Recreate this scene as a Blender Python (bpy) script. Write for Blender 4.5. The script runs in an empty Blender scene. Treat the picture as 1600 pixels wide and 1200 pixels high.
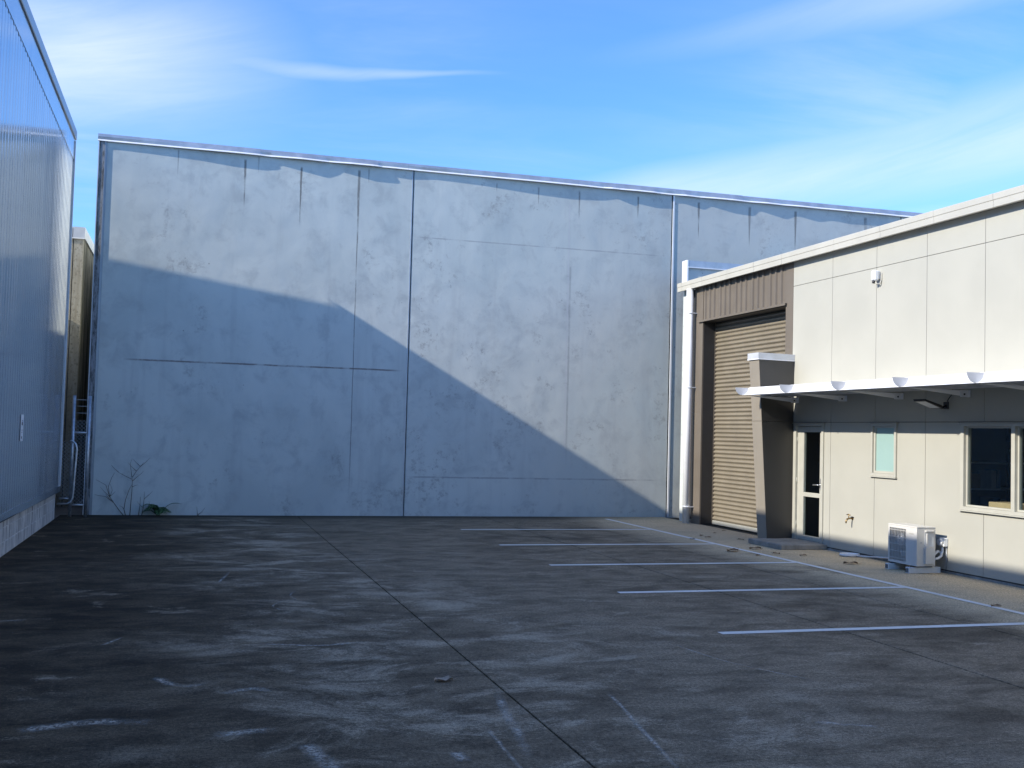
import bpy, math, random
import numpy as np
from mathutils import Vector, Matrix, noise as mnoise
random.seed(7)
scene = bpy.context.scene
R = math.radians

# ------------------------------------------------------------------ camera
cam_d = bpy.data.cameras.new('camera'); cam = bpy.data.objects.new('camera', cam_d)
scene.collection.objects.link(cam); scene.camera = cam
cam_d.sensor_width = 36; cam_d.lens = 36*1701.4/1600; cam_d.clip_end = 3000; cam_d.clip_start = .05
CR = Vector((.958245, -.284742, .026433)); CF = Vector((.284448, .957627, .044465))
CR.normalize(); CF = (CF-CR*CF.dot(CR)).normalized(); CU = CR.cross(CF)
m = Matrix.Identity(4)
for i in range(3):
    m[i][0] = CR[i]; m[i][1] = CU[i]; m[i][2] = -CF[i]
m[2][3] = 1.8
cam.matrix_world = m

# ------------------------------------------------------------------ light
SUN = Vector((-1, -.175, .562)).normalized()          # towards the sun
EL = math.asin(SUN.z); AZ = math.atan2(SUN.x, SUN.y)   # AZ clockwise from +Y
sd = bpy.data.lights.new('sun', 'SUN'); so = bpy.data.objects.new('sun', sd); scene.collection.objects.link(so)
sd.energy = 3.05; sd.angle = R(.53); sd.color = (1, .95, .86)
so.rotation_euler = (-SUN).to_track_quat('-Z', 'Y').to_euler()
so.location = (-20, -5, 30)
w = bpy.data.worlds.new('World'); scene.world = w; w.use_nodes = True
SKY_STRENGTH = .15
scene.view_settings.view_transform = 'Standard'; scene.view_settings.look = 'None'
scene.view_settings.exposure = 1.08; scene.view_settings.gamma = 1; scene.view_settings.use_curve_mapping = False
scene.render.resolution_x = 1024; scene.render.resolution_y = 768

# ------------------------------------------------------------------ node helper
class NT:
    def __init__(s, tree): s.t = tree
    def node(s, typ, **kw):
        n = s.t.nodes.new(typ)
        for k, v in kw.items(): setattr(n, k, v)
        return n
    def set(s, sock, v):
        if isinstance(v, bpy.types.NodeSocket): s.t.links.new(v, sock)
        elif v is not None:
            if isinstance(v, (tuple, list)) and len(v) == 3 and sock.type == 'RGBA': v = (*v, 1)
            sock.default_value = v
    def math(s, op, a, b=0.0, c=None, clamp=False):
        n = s.node('ShaderNodeMath', operation=op, use_clamp=clamp)
        s.set(n.inputs[0], a); s.set(n.inputs[1], b)
        if c is not None: s.set(n.inputs[2], c)
        return n.outputs[0]
    def add(s, a, b): return s.math('ADD', a, b)
    def mul(s, a, b): return s.math('MULTIPLY', a, b)
    def sub(s, a, b): return s.math('SUBTRACT', a, b)
    def ss(s, v, a, b, lo=0., hi=1.):                 # smoothstep map range
        n = s.node('ShaderNodeMapRange', interpolation_type='SMOOTHSTEP')
        s.set(n.inputs[0], v); s.set(n.inputs[1], a); s.set(n.inputs[2], b); s.set(n.inputs[3], lo); s.set(n.inputs[4], hi)
        return n.outputs[0]
    def pos(s): return s.node('ShaderNodeNewGeometry').outputs['Position']
    def xyz(s, v):
        n = s.node('ShaderNodeSeparateXYZ'); s.set(n.inputs[0], v); return n.outputs
    def comb(s, x, y, z):
        n = s.node('ShaderNodeCombineXYZ'); s.set(n.inputs[0], x); s.set(n.inputs[1], y); s.set(n.inputs[2], z); return n.outputs[0]
    def vmul(s, v, k):
        n = s.node('ShaderNodeVectorMath', operation='MULTIPLY'); s.set(n.inputs[0], v); s.set(n.inputs[1], k); return n.outputs[0]
    def vadd(s, v, k):
        n = s.node('ShaderNodeVectorMath', operation='ADD'); s.set(n.inputs[0], v); s.set(n.inputs[1], k); return n.outputs[0]
    def noise(s, v, scale=1., detail=4., rough=.55, dist=0.):
        n = s.node('ShaderNodeTexNoise'); s.set(n.inputs['Vector'], v); s.set(n.inputs['Scale'], scale)
        s.set(n.inputs['Detail'], detail); s.set(n.inputs['Roughness'], rough); s.set(n.inputs['Distortion'], dist)
        return n.outputs[0]
    def voro(s, v, scale=1., feature='F1'):
        n = s.node('ShaderNodeTexVoronoi', feature=feature); s.set(n.inputs['Vector'], v); s.set(n.inputs['Scale'], scale); return n.outputs[0]
    def mix(s, f, a, b):
        n = s.node('ShaderNodeMix', data_type='RGBA'); s.set(n.inputs[0], f); s.set(n.inputs[6], a); s.set(n.inputs[7], b); return n.outputs[2]
    def bump(s, h, strength=.3, dist=.01, normal=None):
        n = s.node('ShaderNodeBump'); s.set(n.inputs['Strength'], strength); s.set(n.inputs['Distance'], dist); s.set(n.inputs['Height'], h)
        if normal is not None: s.set(n.inputs['Normal'], normal)
        return n.outputs[0]

def new_mat(name):
    mt = bpy.data.materials.new(name); mt.use_nodes = True
    t = NT(mt.node_tree); p = mt.node_tree.nodes['Principled BSDF']
    return mt, t, p

def simple(name, col, rough=.5, metal=0., var=.12, vscale=6., bump=.0, bscale=60., spec=.5, dirt=0.):
    mt, t, p = new_mat(name); P = t.pos()
    n = t.noise(P, vscale, 5, .6)
    c = t.mix(t.ss(n, .3, .7), tuple(x*(1-var) for x in col), tuple(min(1, x*(1+var)) for x in col))
    if dirt > 0:
        d = t.noise(t.vmul(P, (5, 5, 1.2)), 1.3, 6, .7)
        c = t.mix(t.mul(t.ss(d, .5, .75), dirt), c, (.09, .085, .075))
    t.set(p.inputs['Base Color'], c)
    t.set(p.inputs['Roughness'], t.ss(n, .2, .8, max(.02, rough-.06), min(1, rough+.06)))
    p.inputs['Metallic'].default_value = metal; p.inputs['Specular IOR Level'].default_value = spec
    if bump > 0: t.set(p.inputs['Normal'], t.bump(t.noise(P, bscale, 4, .6), bump, .004))
    return mt

# ------------------------------------------------------------------ sky
def build_sky():
    t = NT(w.node_tree); bg = w.node_tree.nodes['Background']
    sky = t.node('ShaderNodeTexSky', sky_type='NISHITA'); sky.sun_disc = False
    sky.sun_elevation = EL; sky.sun_rotation = AZ
    sky.air_density = 1.1; sky.dust_density = .25; sky.ozone_density = 2.6; sky.altitude = 50
    d = t.node('ShaderNodeTexCoord').outputs['Generated']
    x, y, z = t.xyz(d)
    az = t.math('ARCTAN2', x, y); el = t.math('ARCSINE', z)
    # thin cirrus: wind-combed fibres laid out on the sky dome
    zz = t.math('MAXIMUM', z, .04)
    px = t.math('DIVIDE', x, zz); py = t.math('DIVIDE', y, zz)
    pl = t.comb(px, py, 0)
    fib = t.noise(t.vmul(t.vadd(pl, (3.1, 1.7, 0)), (.32, .9, 1)), 1.1, 7, .6, .6)
    broad = t.noise(t.vadd(pl, (1.3, 9.2, 0)), .28, 3, .5, .3)
    general = t.mul(t.ss(fib, .34, .8), t.ss(broad, .34, .62))
    # named bands of the day's cirrus (azimuth, elevation)
    wob = t.mul(t.sub(t.noise(t.comb(t.mul(az, 2.5), t.mul(el, 2.5), 2.3), 1.2, 3, .5), .5), .035)
    def band(a0, e0, a1, e1, w0, w1, soft_a=.12, fade=1.0):
        u = t.math('DIVIDE', t.sub(az, a0), a1-a0)
        c = t.add(t.add(e0, t.mul(u, e1-e0)), wob)
        wd = t.math('MAXIMUM', t.add(w0, t.mul(u, w1-w0)), .004)
        dd = t.math('DIVIDE', t.math('ABSOLUTE', t.sub(el, c)), wd)
        m = t.mul(t.ss(dd, 0, 1, 1, 0), t.mul(t.ss(az, a0-soft_a, a0+soft_a), t.ss(az, a1-soft_a, a1+soft_a, 1, 0)))
        return t.mul(m, fade)
    stre = t.noise(t.comb(t.mul(az, 3.), t.sub(t.mul(el, 22.), t.mul(az, 5.)), 0), 1., 7, .62, .4)
    sf = t.ss(stre, .22, .78, .45, 1.)
    b = band(.32, .205, 1.5, .36, .03, .15, .12, .55)
    b2 = band(-.55, .30, .02, .31, .14, .11, .13, .72)
    b3 = band(-.05, .316, .23, .322, .022, .003, .07, .36)
    b4 = band(.45, .19, 1.4, .20, .012, .03, .15, .45)
    b5 = band(.50, .36, 1.5, .50, .03, .12, .2, .45)
    bands = t.mul(t.math('MAXIMUM', t.math('MAXIMUM', b, b2), t.math('MAXIMUM', t.math('MAXIMUM', b3, b4), b5)), sf)
    mask = t.math('MAXIMUM', t.mul(general, .5), bands)
    mask = t.mul(mask, t.ss(z, 0, .12))
    sk = t.vmul(sky.outputs[0], (.36, .59, .93))
    cl = t.vmul(sky.outputs[0], (0, 0, 0)); cl = t.vadd(cl, (3.2, 3.5, 4.0))
    col = t.mix(mask, sk, cl)
    t.set(bg.inputs[0], col); bg.inputs[1].default_value = SKY_STRENGTH
build_sky()

# ------------------------------------------------------------------ geometry helpers
COL = scene.collection
class MB:
    def __init__(s): s.v = []; s.f = []; s.sm = []
    def quad(s, a, b, c, d, sm=False):
        n = len(s.v); s.v += [tuple(a), tuple(b), tuple(c), tuple(d)]; s.f.append((n, n+1, n+2, n+3)); s.sm.append(sm)
    def box(s, x0, x1, y0, y1, z0, z1, bev=0.):
        if x0 > x1: x0, x1 = x1, x0
        if y0 > y1: y0, y1 = y1, y0
        if z0 > z1: z0, z1 = z1, z0
        n = len(s.v)
        if bev <= 0:
            s.v += [(x, y, z) for z in (z0, z1) for y in (y0, y1) for x in (x0, x1)]
            F = [(0, 2, 3, 1), (4, 5, 7, 6), (0, 1, 5, 4), (2, 6, 7, 3), (0, 4, 6, 2), (1, 3, 7, 5)]
            s.f += [tuple(n+i for i in f) for f in F]; s.sm += [False]*6
        else:
            b = min(bev, (x1-x0)*.45, (y1-y0)*.45, (z1-z0)*.45)
            idx = {}
            for ix, X in enumerate((x0, x1)):
                for iy, Y in enumerate((y0, y1)):
                    for iz, Z in enumerate((z0, z1)):
                        xi = X+b*(1-2*ix); yi = Y+b*(1-2*iy); zi = Z+b*(1-2*iz)
                        for ax, p in enumerate(((X, yi, zi), (xi, Y, zi), (xi, yi, Z))):
                            idx[(ix, iy, iz, ax)] = len(s.v); s.v.append(p)
            def face(l):
                s.f.append(tuple(l)); s.sm.append(False)
            for ax in range(3):
                o = [a for a in range(3) if a != ax]
                for sd_ in (0, 1):
                    l = []
                    for u, vv in ((0, 0), (1, 0), (1, 1), (0, 1)):
                        k = [0, 0, 0]; k[ax] = sd_; k[o[0]] = u; k[o[1]] = vv
                        l.append(idx[(*k, ax)])
                    flip = (sd_ == 0) ^ (ax == 1)
                    face(l[::-1] if flip else l)
                for u in (0, 1):
                    for vv in (0, 1):
                        k0 = [0, 0, 0]; k1 = [0, 0, 0]; k0[o[0]] = k1[o[0]] = u; k0[o[1]] = k1[o[1]] = vv; k1[ax] = 1
                        face([idx[(*k0, o[0])], idx[(*k1, o[0])], idx[(*k1, o[1])], idx[(*k0, o[1])]])
            for ix in (0, 1):
                for iy in (0, 1):
                    for iz in (0, 1): face([idx[(ix, iy, iz, a)] for a in range(3)])
        return s
    def tube(s, pts, r, n=8, cap=True, sm=True):
        pts = [Vector(p) for p in pts]; rs = r if isinstance(r, (list, tuple)) else [r]*len(pts)
        base = len(s.v); up = Vector((.31, .17, .93)); a = None
        for i, p in enumerate(pts):
            d = (pts[min(i+1, len(pts)-1)]-pts[max(i-1, 0)]).normalized()
            if a is None:
                a = d.cross(up)
                if a.length < .05: a = d.cross(Vector((1, 0, 0)))
            a = (a-d*a.dot(d)).normalized(); b = d.cross(a)
            for k in range(n):
                t_ = 2*math.pi*k/n; q = p+(a*math.cos(t_)+b*math.sin(t_))*rs[i]; s.v.append(tuple(q))
        for i in range(len(pts)-1):
            for k in range(n):
                k2 = (k+1) % n
                s.f.append((base+i*n+k, base+i*n+k2, base+(i+1)*n+k2, base+(i+1)*n+k)); s.sm.append(sm)
        if cap:
            s.f.append(tuple(base+k for k in range(n))[::-1]); s.sm.append(False)
            e = base+(len(pts)-1)*n
            s.f.append(tuple(e+k for k in range(n))); s.sm.append(False)
        return s
    def prism(s, prof, a0, a1, axis='y', closed=True, cap=True, sm=False):
        """extrude a 2-D profile along an axis; prof in the two other axes (x,z)/(y,z)/(x,y)"""
        def P(p, t_):
            return {'y': (p[0], t_, p[1]), 'x': (t_, p[0], p[1]), 'z': (p[0], p[1], t_)}[axis]
        n = len(prof); b = len(s.v)
        s.v += [P(p, a0) for p in prof]+[P(p, a1) for p in prof]
        for i in range(n if closed else n-1):
            j = (i+1) % n; s.f.append((b+i, b+j, b+n+j, b+n+i)); s.sm.append(sm)
        if cap and closed:
            s.f.append(tuple(b+i for i in range(n))[::-1]); s.sm.append(False)
            s.f.append(tuple(b+n+i for i in range(n))); s.sm.append(False)
        return s
    def mesh(s, name, mat, off=(0, 0, 0), fix=True):
        me = bpy.data.meshes.new(name)
        me.from_pydata([(x-off[0], y-off[1], z-off[2]) for x, y, z in s.v], [], s.f)
        me.polygons.foreach_set('use_smooth', s.sm)
        if fix:
            import bmesh
            bm = bmesh.new(); bm.from_mesh(me); bmesh.ops.recalc_face_normals(bm, faces=bm.faces); bm.to_mesh(me); bm.free()
        if mat: me.materials.append(mat)
        me.update(); return me
    def build(s, name, mat, parent=None, off=None, fix=True):
        o0 = (0, 0, 0)
        if off is not None: o0 = off
        elif parent is not None:
            q = parent; o0 = Vector((0, 0, 0))
            while q is not None: o0 = o0+q.location; q = q.parent
        o = bpy.data.objects.new(name, s.mesh(name, mat, o0, fix)); COL.objects.link(o)
        if parent is not None: o.parent = parent
        elif off is not None: o.location = off
        return o
def box(name, mat, parent, x0, x1, y0, y1, z0, z1, bev=0.): return MB().box(x0, x1, y0, y1, z0, z1, bev).build(name, mat, parent)
def thing(name, label, cat, loc=(0, 0, 0), group=None):
    o = bpy.data.objects.new(name, None); COL.objects.link(o); o.location = loc; o.empty_display_size = .2
    o['label'] = label; o['category'] = cat
    if group: o['group'] = group
    return o
def tag(o, label, cat, group=None):
    o['label'] = label; o['category'] = cat
    if group: o['group'] = group
    return o
def struct(o, label=None):
    o['kind'] = 'structure'
    if label: o['label'] = label
    return o
def inst(name, me, parent, loc):
    o = bpy.data.objects.new(name, me); COL.objects.link(o)
    if parent is not None:
        o.parent = parent; o.location = Vector(loc)-parent.location
    else: o.location = loc
    return o
def cell_panel(name, mat, parent, x0, x1, ys, zs, holes):
    """a slab in the plane x (front x0, back x1) over ys x zs minus rectangular holes (y0,y1,z0,z1): one mesh with reveals"""
    Y = sorted(set(list(ys)+[v for h in holes for v in h[:2] if ys[0] < v < ys[-1]]))
    Z = sorted(set(list(zs)+[v for h in holes for v in h[2:] if zs[0] < v < zs[-1]]))
    solid = {}
    for i in range(len(Y)-1):
        for k in range(len(Z)-1):
            yc = (Y[i]+Y[i+1])/2; zc = (Z[k]+Z[k+1])/2
            solid[(i, k)] = not any(h[0] < yc < h[1] and h[2] < zc < h[3] for h in holes)
    if not any(solid.values()): return None
    b = MB()
    for (i, k), s_ in solid.items():
        if not s_: continue
        y0, y1, z0, z1 = Y[i], Y[i+1], Z[k], Z[k+1]
        b.quad((x0, y1, z0), (x0, y0, z0), (x0, y0, z1), (x0, y1, z1))
        b.quad((x1, y0, z0), (x1, y1, z0), (x1, y1, z1), (x1, y0, z1))
        for di, dk, q in ((-1, 0, ((x0, y0, z0), (x1, y0, z0), (x1, y0, z1), (x0, y0, z1))), (1, 0, ((x1, y1, z0), (x0, y1, z0), (x0, y1, z1), (x1, y1, z1))),
                          (0, -1, ((x1, y0, z0), (x0, y0, z0), (x0, y1, z0), (x1, y1, z0))), (0, 1, ((x0, y0, z1), (x1, y0, z1), (x1, y1, z1), (x0, y1, z1)))):
            if not solid.get((i+di, k+dk), False): b.quad(*q)
    return b.build(name, mat, parent, fix=False)

# ------------------------------------------------------------------ materials
def mat_ground():
    mt, t, p = new_mat('yard_concrete'); P = t.pos(); x, y, z = t.xyz(P)
    big = t.noise(t.vmul(P, (.55, .9, 1)), .55, 4, .6, .4)
    fine = t.noise(P, 40, 6, .8); grit = t.noise(P, 150, 3, .7); speck = t.noise(t.vmul(P, (1, .8, 1)), 70, 5, .8)
    g_ = t.mul(t.sub(speck, .5), .55)                       # grain that breaks up every stain edge
    smear = t.add(t.noise(t.vmul(P, (1.0, 1.7, 1)), 1.6, 9, .76, .35), t.mul(g_, .35))
    patch = t.add(t.noise(t.vmul(t.vadd(P, (11, 3, 0)), (.9, 1.3, 1)), 1.05, 9, .76, .5), t.mul(g_, .5))
    # algae/grime grows on the side under the tall wall and thins out towards the offices
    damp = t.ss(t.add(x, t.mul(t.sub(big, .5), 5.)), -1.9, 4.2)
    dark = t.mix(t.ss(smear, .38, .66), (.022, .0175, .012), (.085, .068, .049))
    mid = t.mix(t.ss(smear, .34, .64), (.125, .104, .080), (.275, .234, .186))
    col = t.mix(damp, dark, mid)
    # paler worn patches
    lane = t.mul(t.ss(t.add(x, t.mul(t.sub(big, .5), 4.)), -.9, 1.4), t.ss(t.add(t.add(x, t.mul(y, .18)), t.mul(t.sub(smear, .5), 3.)), 4.4, 6.4, 1, 0))
    wp = t.math('MAXIMUM', t.ss(patch, .57, .72), t.mul(lane, t.ss(patch, .47, .64)))
    col = t.mix(t.mul(wp, .68), col, (.47, .42, .355))
    # clean strip along the office wall with its bounce light painted in, rubber and oil on the bays
    strip = t.ss(t.add(x, t.mul(t.sub(patch, .5), 1.4)), 7.4, 8.7)
    col = t.mix(t.mul(strip, t.ss(smear, .3, .6, .75, 1.)), col, (.55, .475, .36))
    oil = t.mul(t.ss(t.add(t.noise(t.vmul(t.vadd(P, (2, 9, 0)), (.7, 1.1, 1)), .75, 6, .6, .5), t.mul(g_, .2)), .53, .66), t.mul(t.ss(x, 3.2, 5.2), t.ss(x, 9.4, 8.2)))
    col = t.mix(t.mul(oil, .6), col, (.060, .051, .040))
    # tyre sweeps: faint dark arcs around the bays
    rr = t.math('SQRT', t.add(t.math('POWER', t.sub(x, 9.5), 2.), t.math('POWER', t.sub(y, 2.6), 2.)))
    arcs = t.math('MAXIMUM', t.ss(t.math('ABSOLUTE', t.sub(rr, 5.7)), .0, .2, 1, 0), t.ss(t.math('ABSOLUTE', t.sub(rr, 7.3)), .0, .22, 1, 0))
    col = t.mix(t.mul(t.mul(arcs, t.ss(patch, .4, .62)), .28), col, (.035, .030, .024))
    # darker along the concrete wall's foot
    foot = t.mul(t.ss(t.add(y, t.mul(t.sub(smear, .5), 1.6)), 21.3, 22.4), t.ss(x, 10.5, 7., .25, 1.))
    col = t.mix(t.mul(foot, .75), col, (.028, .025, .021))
    gr = t.ss(grit, .32, .68, .55, 1.45); fn = t.ss(fine, .32, .68, .55, 1.45)
    n = t.node('ShaderNodeMix', data_type='RGBA', blend_type='MULTIPLY'); n.inputs[0].default_value = 1
    t.set(n.inputs[6], col); t.set(n.inputs[7], t.comb(t.mul(t.mul(gr, fn), 1.12), t.mul(gr, fn), t.mul(t.mul(gr, fn), .82)))
    # rare pale specks
    sp = t.mul(t.ss(t.voro(P, 9.), .03, .06, 1, 0), t.ss(t.noise(P, 2.1, 3), .5, .6))
    col = t.mix(t.mul(sp, .5), n.outputs[2], (.33, .33, .32))
    t.set(p.inputs['Base Color'], col)
    t.set(p.inputs['Roughness'], t.ss(smear, .3, .7, .86, .97)); p.inputs['Specular IOR Level'].default_value = .15
    t.set(p.inputs['Normal'], t.bump(t.add(fine, t.mul(grit, .7)), .22, .003))
    return mt

def mat_wall():
    mt, t, p = new_mat('precast_concrete'); P = t.pos(); x, y, z = t.xyz(P)
    cloud = t.noise(t.vmul(P, (1, 1, .75)), .55, 6, .62, .5)
    mott = t.noise(t.vadd(P, (3, 0, 8)), 2.2, 7, .66, .4)
    drip = t.noise(t.vmul(P, (4.2, 1, .28)), 1.0, 5, .6)
    fine = t.noise(P, 30, 5, .7)
    col = t.mix(t.ss(cloud, .32, .68), (.55, .585, .55), (.66, .685, .635))
    col = t.mix(t.mul(t.ss(mott, .47, .70), .55), col, (.43, .455, .44))
    col = t.mix(t.mul(t.ss(drip, .52, .75), .34), col, (.46, .475, .455))
    # blotchy grime, more of it lower and on the middle panel
    g1 = t.noise(t.vadd(P, (5, 0, 1)), 1.05, 8, .74, .3); g2 = t.noise(P, 9, 6, .8)
    gm = t.math('MAXIMUM', t.mul(t.ss(g1, .55, .68), t.ss(g2, .46, .60)), t.mul(t.mul(t.ss(g1, .50, .62), t.ss(x, 4.3, 4.5)), t.ss(g2, .52, .62)))
    col = t.mix(t.mul(gm, .55), col, (.25, .245, .235))
    ang = t.ss(x, 5.5, 10.5); col = t.mix(t.mul(t.mul(ang, t.ss(cloud, .3, .6)), .42), col, (.38, .37, .34))
    # bug holes
    v = t.voro(t.vmul(P, (1, 0, 1)), 3.2)
    holes = t.mul(t.ss(v, .03, .05, 1, 0), t.ss(g1, .48, .6))
    col = t.mix(t.mul(holes, .8), col, (.12, .12, .12))
    # hairline cracks, drip streaks and pour lines
    wob = t.mul(t.sub(t.noise(P, 1.5, 4), .5), .05)
    wobf = t.mul(t.sub(t.noise(P, 14, 3), .5), .012)
    brk = t.noise(t.vmul(P, (1, 1, 1)), 3.1, 4, .6)
    def vline(X, z0, z1, wid, col_, k, taper=True):
        nonlocal col
        d = t.math('ABSOLUTE', t.sub(t.add(x, t.add(t.mul(wob, .5), wobf)), X))
        ww = t.mul(wid, t.ss(z, z0, z1, .25, 1.)) if taper else wid
        mm = t.ss(t.math('DIVIDE', d, ww), .35, 1., 1, 0)
        mm = t.mul(mm, t.mul(t.ss(z, z0, z0+.25*(z1-z0)), t.ss(z, z1-.06, z1, 1, 0)))
        mm = t.mul(mm, t.ss(brk, .3, .5, .35, 1.))
        col = t.mix(t.mul(mm, k), col, col_)
    for X, z0, z1, wid, k in ((-.39, 6.7, 7.27, .02, .5), (.91, 6.15, 7.2, .035, .75), (1.17, 6.9, 7.3, .03, .3), (2.03, 5.85, 7.15, .03, .8), (3.22, 4.7, 7.2, .038, .7), (3.42, 6.9, 7.25, .03, .4),
                              (6.2, 6.95, 7.2, .02, .5), (7.15, 6.75, 7.2, .03, .5), (8.1, 6.5, 7.2, .03, .6), (9.5, 6.65, 7.2, .03, .7), (11.0, 6.3, 7.2, .04, .7), (12.3, 6.2, 7.2, .05, .6), (13.5, 6.2, 7.2, .05, .7), (15.4, 6.2, 7.2, .06, .7)):
        vline(X, z0, z1, wid, (.13, .12, .11), k)
    vline(3.22, .25, 4.9, .014, (.15, .15, .15), .7, False)
    vline(7.88, .5, 6.9, .02, (.56, .56, .55), .6, False)
    vline(7.93, 1.0, 5.5, .03, (.27, .27, .27), .45, False)
    def hline(Z, x0, x1, wid, col_, k):
        nonlocal col
        d = t.math('ABSOLUTE', t.sub(t.add(z, t.add(t.mul(wob, .3), wobf)), Z))
        mm = t.mul(t.ss(d, wid*.4, wid, 1, 0), t.mul(t.ss(x, x0, x0+.3), t.ss(x, x1-.4, x1, 1, 0)))
        mm = t.mul(mm, t.ss(brk, .35, .55, .3, 1.))
        col = t.mix(t.mul(mm, k), col, col_)
    hline(3.03, -1.3, 4.3, .022, (.17, .13, .11), .8)
    hline(.815, 4.4, 10.2, .022, (.24, .24, .25), .55)
    hline(5.87, 4.4, 10.2, .018, (.28, .28, .29), .5)
    t.set(p.inputs['Base Color'], col)
    p.inputs['Roughness'].default_value = .82; p.inputs['Specular IOR Level'].default_value = .3
    dents = t.noise(P, 1.5, 1.5, .45, .2); scal = t.ss(t.noise(P, 3.1, 2, .5, .8), .52, .75)
    hgt = t.add(t.add(t.mul(dents, .9), t.mul(fine, .06)), t.add(t.mul(mott, .05), t.mul(holes, -.12)))
    hgt = t.add(hgt, t.mul(scal, .035))
    t.set(p.inputs['Normal'], t.bump(hgt, .55, .03))
    return mt

def mat_metal_left():
    mt, t, p = new_mat('prepainted_steel'); P = t.pos()
    n = t.noise(t.vmul(P, (1, 3.0, .12)), 1.2, 5, .6)
    col = t.mix(t.ss(n, .3, .7), (.43, .46, .50), (.53, .55, .58))
    t.set(p.inputs['Base Color'], col); p.inputs['Metallic'].default_value = .78
    t.set(p.inputs['Roughness'], t.ss(n, .3, .7, .10, .17)); p.inputs['Specular IOR Level'].default_value = .6
    wv = t.noise(t.vmul(P, (1, 2.2, .15)), 1.0, 3, .5)
    t.set(p.inputs['Normal'], t.bump(wv, .10, .006))
    return mt

def mat_block():
    mt, t, p = new_mat('block_paint'); P = t.pos()
    n = t.noise(P, 2.4, 6, .65); s_ = t.noise(t.vmul(P, (6, 6, .9)), 1.1, 6, .7); f = t.noise(P, 55, 4, .7)
    col = t.mix(t.ss(n, .35, .65), (.50, .49, .46), (.68, .66, .61))
    col = t.mix(t.mul(t.ss(s_, .46, .66), .75), col, (.13, .12, .105))
    t.set(p.inputs['Base Color'], col); p.inputs['Roughness'].default_value = .9
    t.set(p.inputs['Normal'], t.bump(f, .5, .004)); return mt

def mat_moss_concrete():
    mt, t, p = new_mat('mossy_concrete'); P = t.pos(); x, y, z = t.xyz(P)
    n = t.noise(t.vmul(P, (5, 5, .7)), 1.2, 7, .7); f = t.noise(P, 16, 6, .75)
    col = t.mix(t.ss(n, .35, .7), (.40, .37, .30), (.27, .24, .18))
    col = t.mix(t.mul(t.ss(f, .5, .68), .7), col, (.10, .085, .055))
    g = t.noise(t.vmul(P, (3, 3, .25)), 1.0, 5, .6)
    col = t.mix(t.mul(t.ss(g, .38, .6), t.ss(y, 25.35, 25.7)), col, (.05, .052, .02))
    t.set(p.inputs['Base Color'], col); p.inputs['Roughness'].default_value = .92
    t.set(p.inputs['Normal'], t.bump(f, .5, .01)); return mt

def mat_stain_edge():
    mt, t, p = new_mat('weathered_edge'); P = t.pos()
    n = t.noise(t.vmul(P, (6, 6, 1.2)), 2., 8, .78)
    col = t.mix(t.ss(n, .42, .6), (.30, .31, .32), (.07, .068, .062))
    t.set(p.inputs['Base Color'], col); p.inputs['Roughness'].default_value = .9
    t.set(p.inputs['Normal'], t.bump(n, .6, .01)); return mt

def mat_glass(name, tint=(.9, .95, .95), rough=0.):
    mt = bpy.data.materials.new(name); mt.use_nodes = True; t = NT(mt.node_tree); nt = mt.node_tree
    nt.nodes.remove(nt.nodes['Principled BSDF'])
    tr = t.node('ShaderNodeBsdfTransparent'); t.set(tr.inputs[0], tint)
    gl = t.node('ShaderNodeBsdfGlossy'); gl.inputs['Roughness'].default_value = .02
    lw = t.node('ShaderNodeLayerWeight'); lw.inputs[0].default_value = .5
    fz = t.add(.03, t.mul(t.math('POWER', lw.outputs['Facing'], 4.), .8))
    mx = t.node('ShaderNodeMixShader'); t.set(mx.inputs[0], fz); t.set(mx.inputs[1], tr.outputs[0]); t.set(mx.inputs[2], gl.outputs[0])
    t.set(nt.nodes['Material Output'].inputs[0], mx.outputs[0]); return mt

def mat_paint_line():
    mt, t, p = new_mat('line_paint'); P = t.pos()
    n = t.noise(t.vmul(P, (1.2, 1.2, 1)), 14, 7, .75); n2 = t.noise(P, 2., 4, .6)
    col = t.mix(t.ss(n2, .35, .7), (.78, .73, .64), (.88, .83, .74))
    col = t.mix(t.mul(t.ss(n, .54, .72), .5), col, (.25, .25, .25))
    t.set(p.inputs['Base Color'], col); p.inputs['Roughness'].default_value = .75
    wear = t.ss(t.add(t.mul(n, .7), t.mul(n2, .3)), .61, .66, 1, 0)
    t.set(p.inputs['Alpha'], wear); return mt

def mat_scuff():
    mt, t, p = new_mat('chalky_scuff'); P = t.pos()
    uv = t.node('ShaderNodeUVMap').outputs[0]; u, v, _ = t.xyz(uv)
    n = t.noise(P, 30, 6, .8); n2 = t.noise(P, 5, 4, .6)
    e = t.mul(t.ss(v, 0, .5), t.ss(v, .5, 1., 1, 0)); e2 = t.mul(t.ss(u, 0, .15), t.ss(u, .75, 1, 1, 0))
    a = t.mul(t.mul(e, e2), t.mul(t.ss(n, .38, .58), t.ss(n2, .35, .6, .25, 1)))
    p.inputs['Base Color'].default_value = (.70, .61, .49, 1); p.inputs['Roughness'].default_value = .9
    t.set(p.inputs['Alpha'], t.mul(a, .72)); return mt

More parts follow.
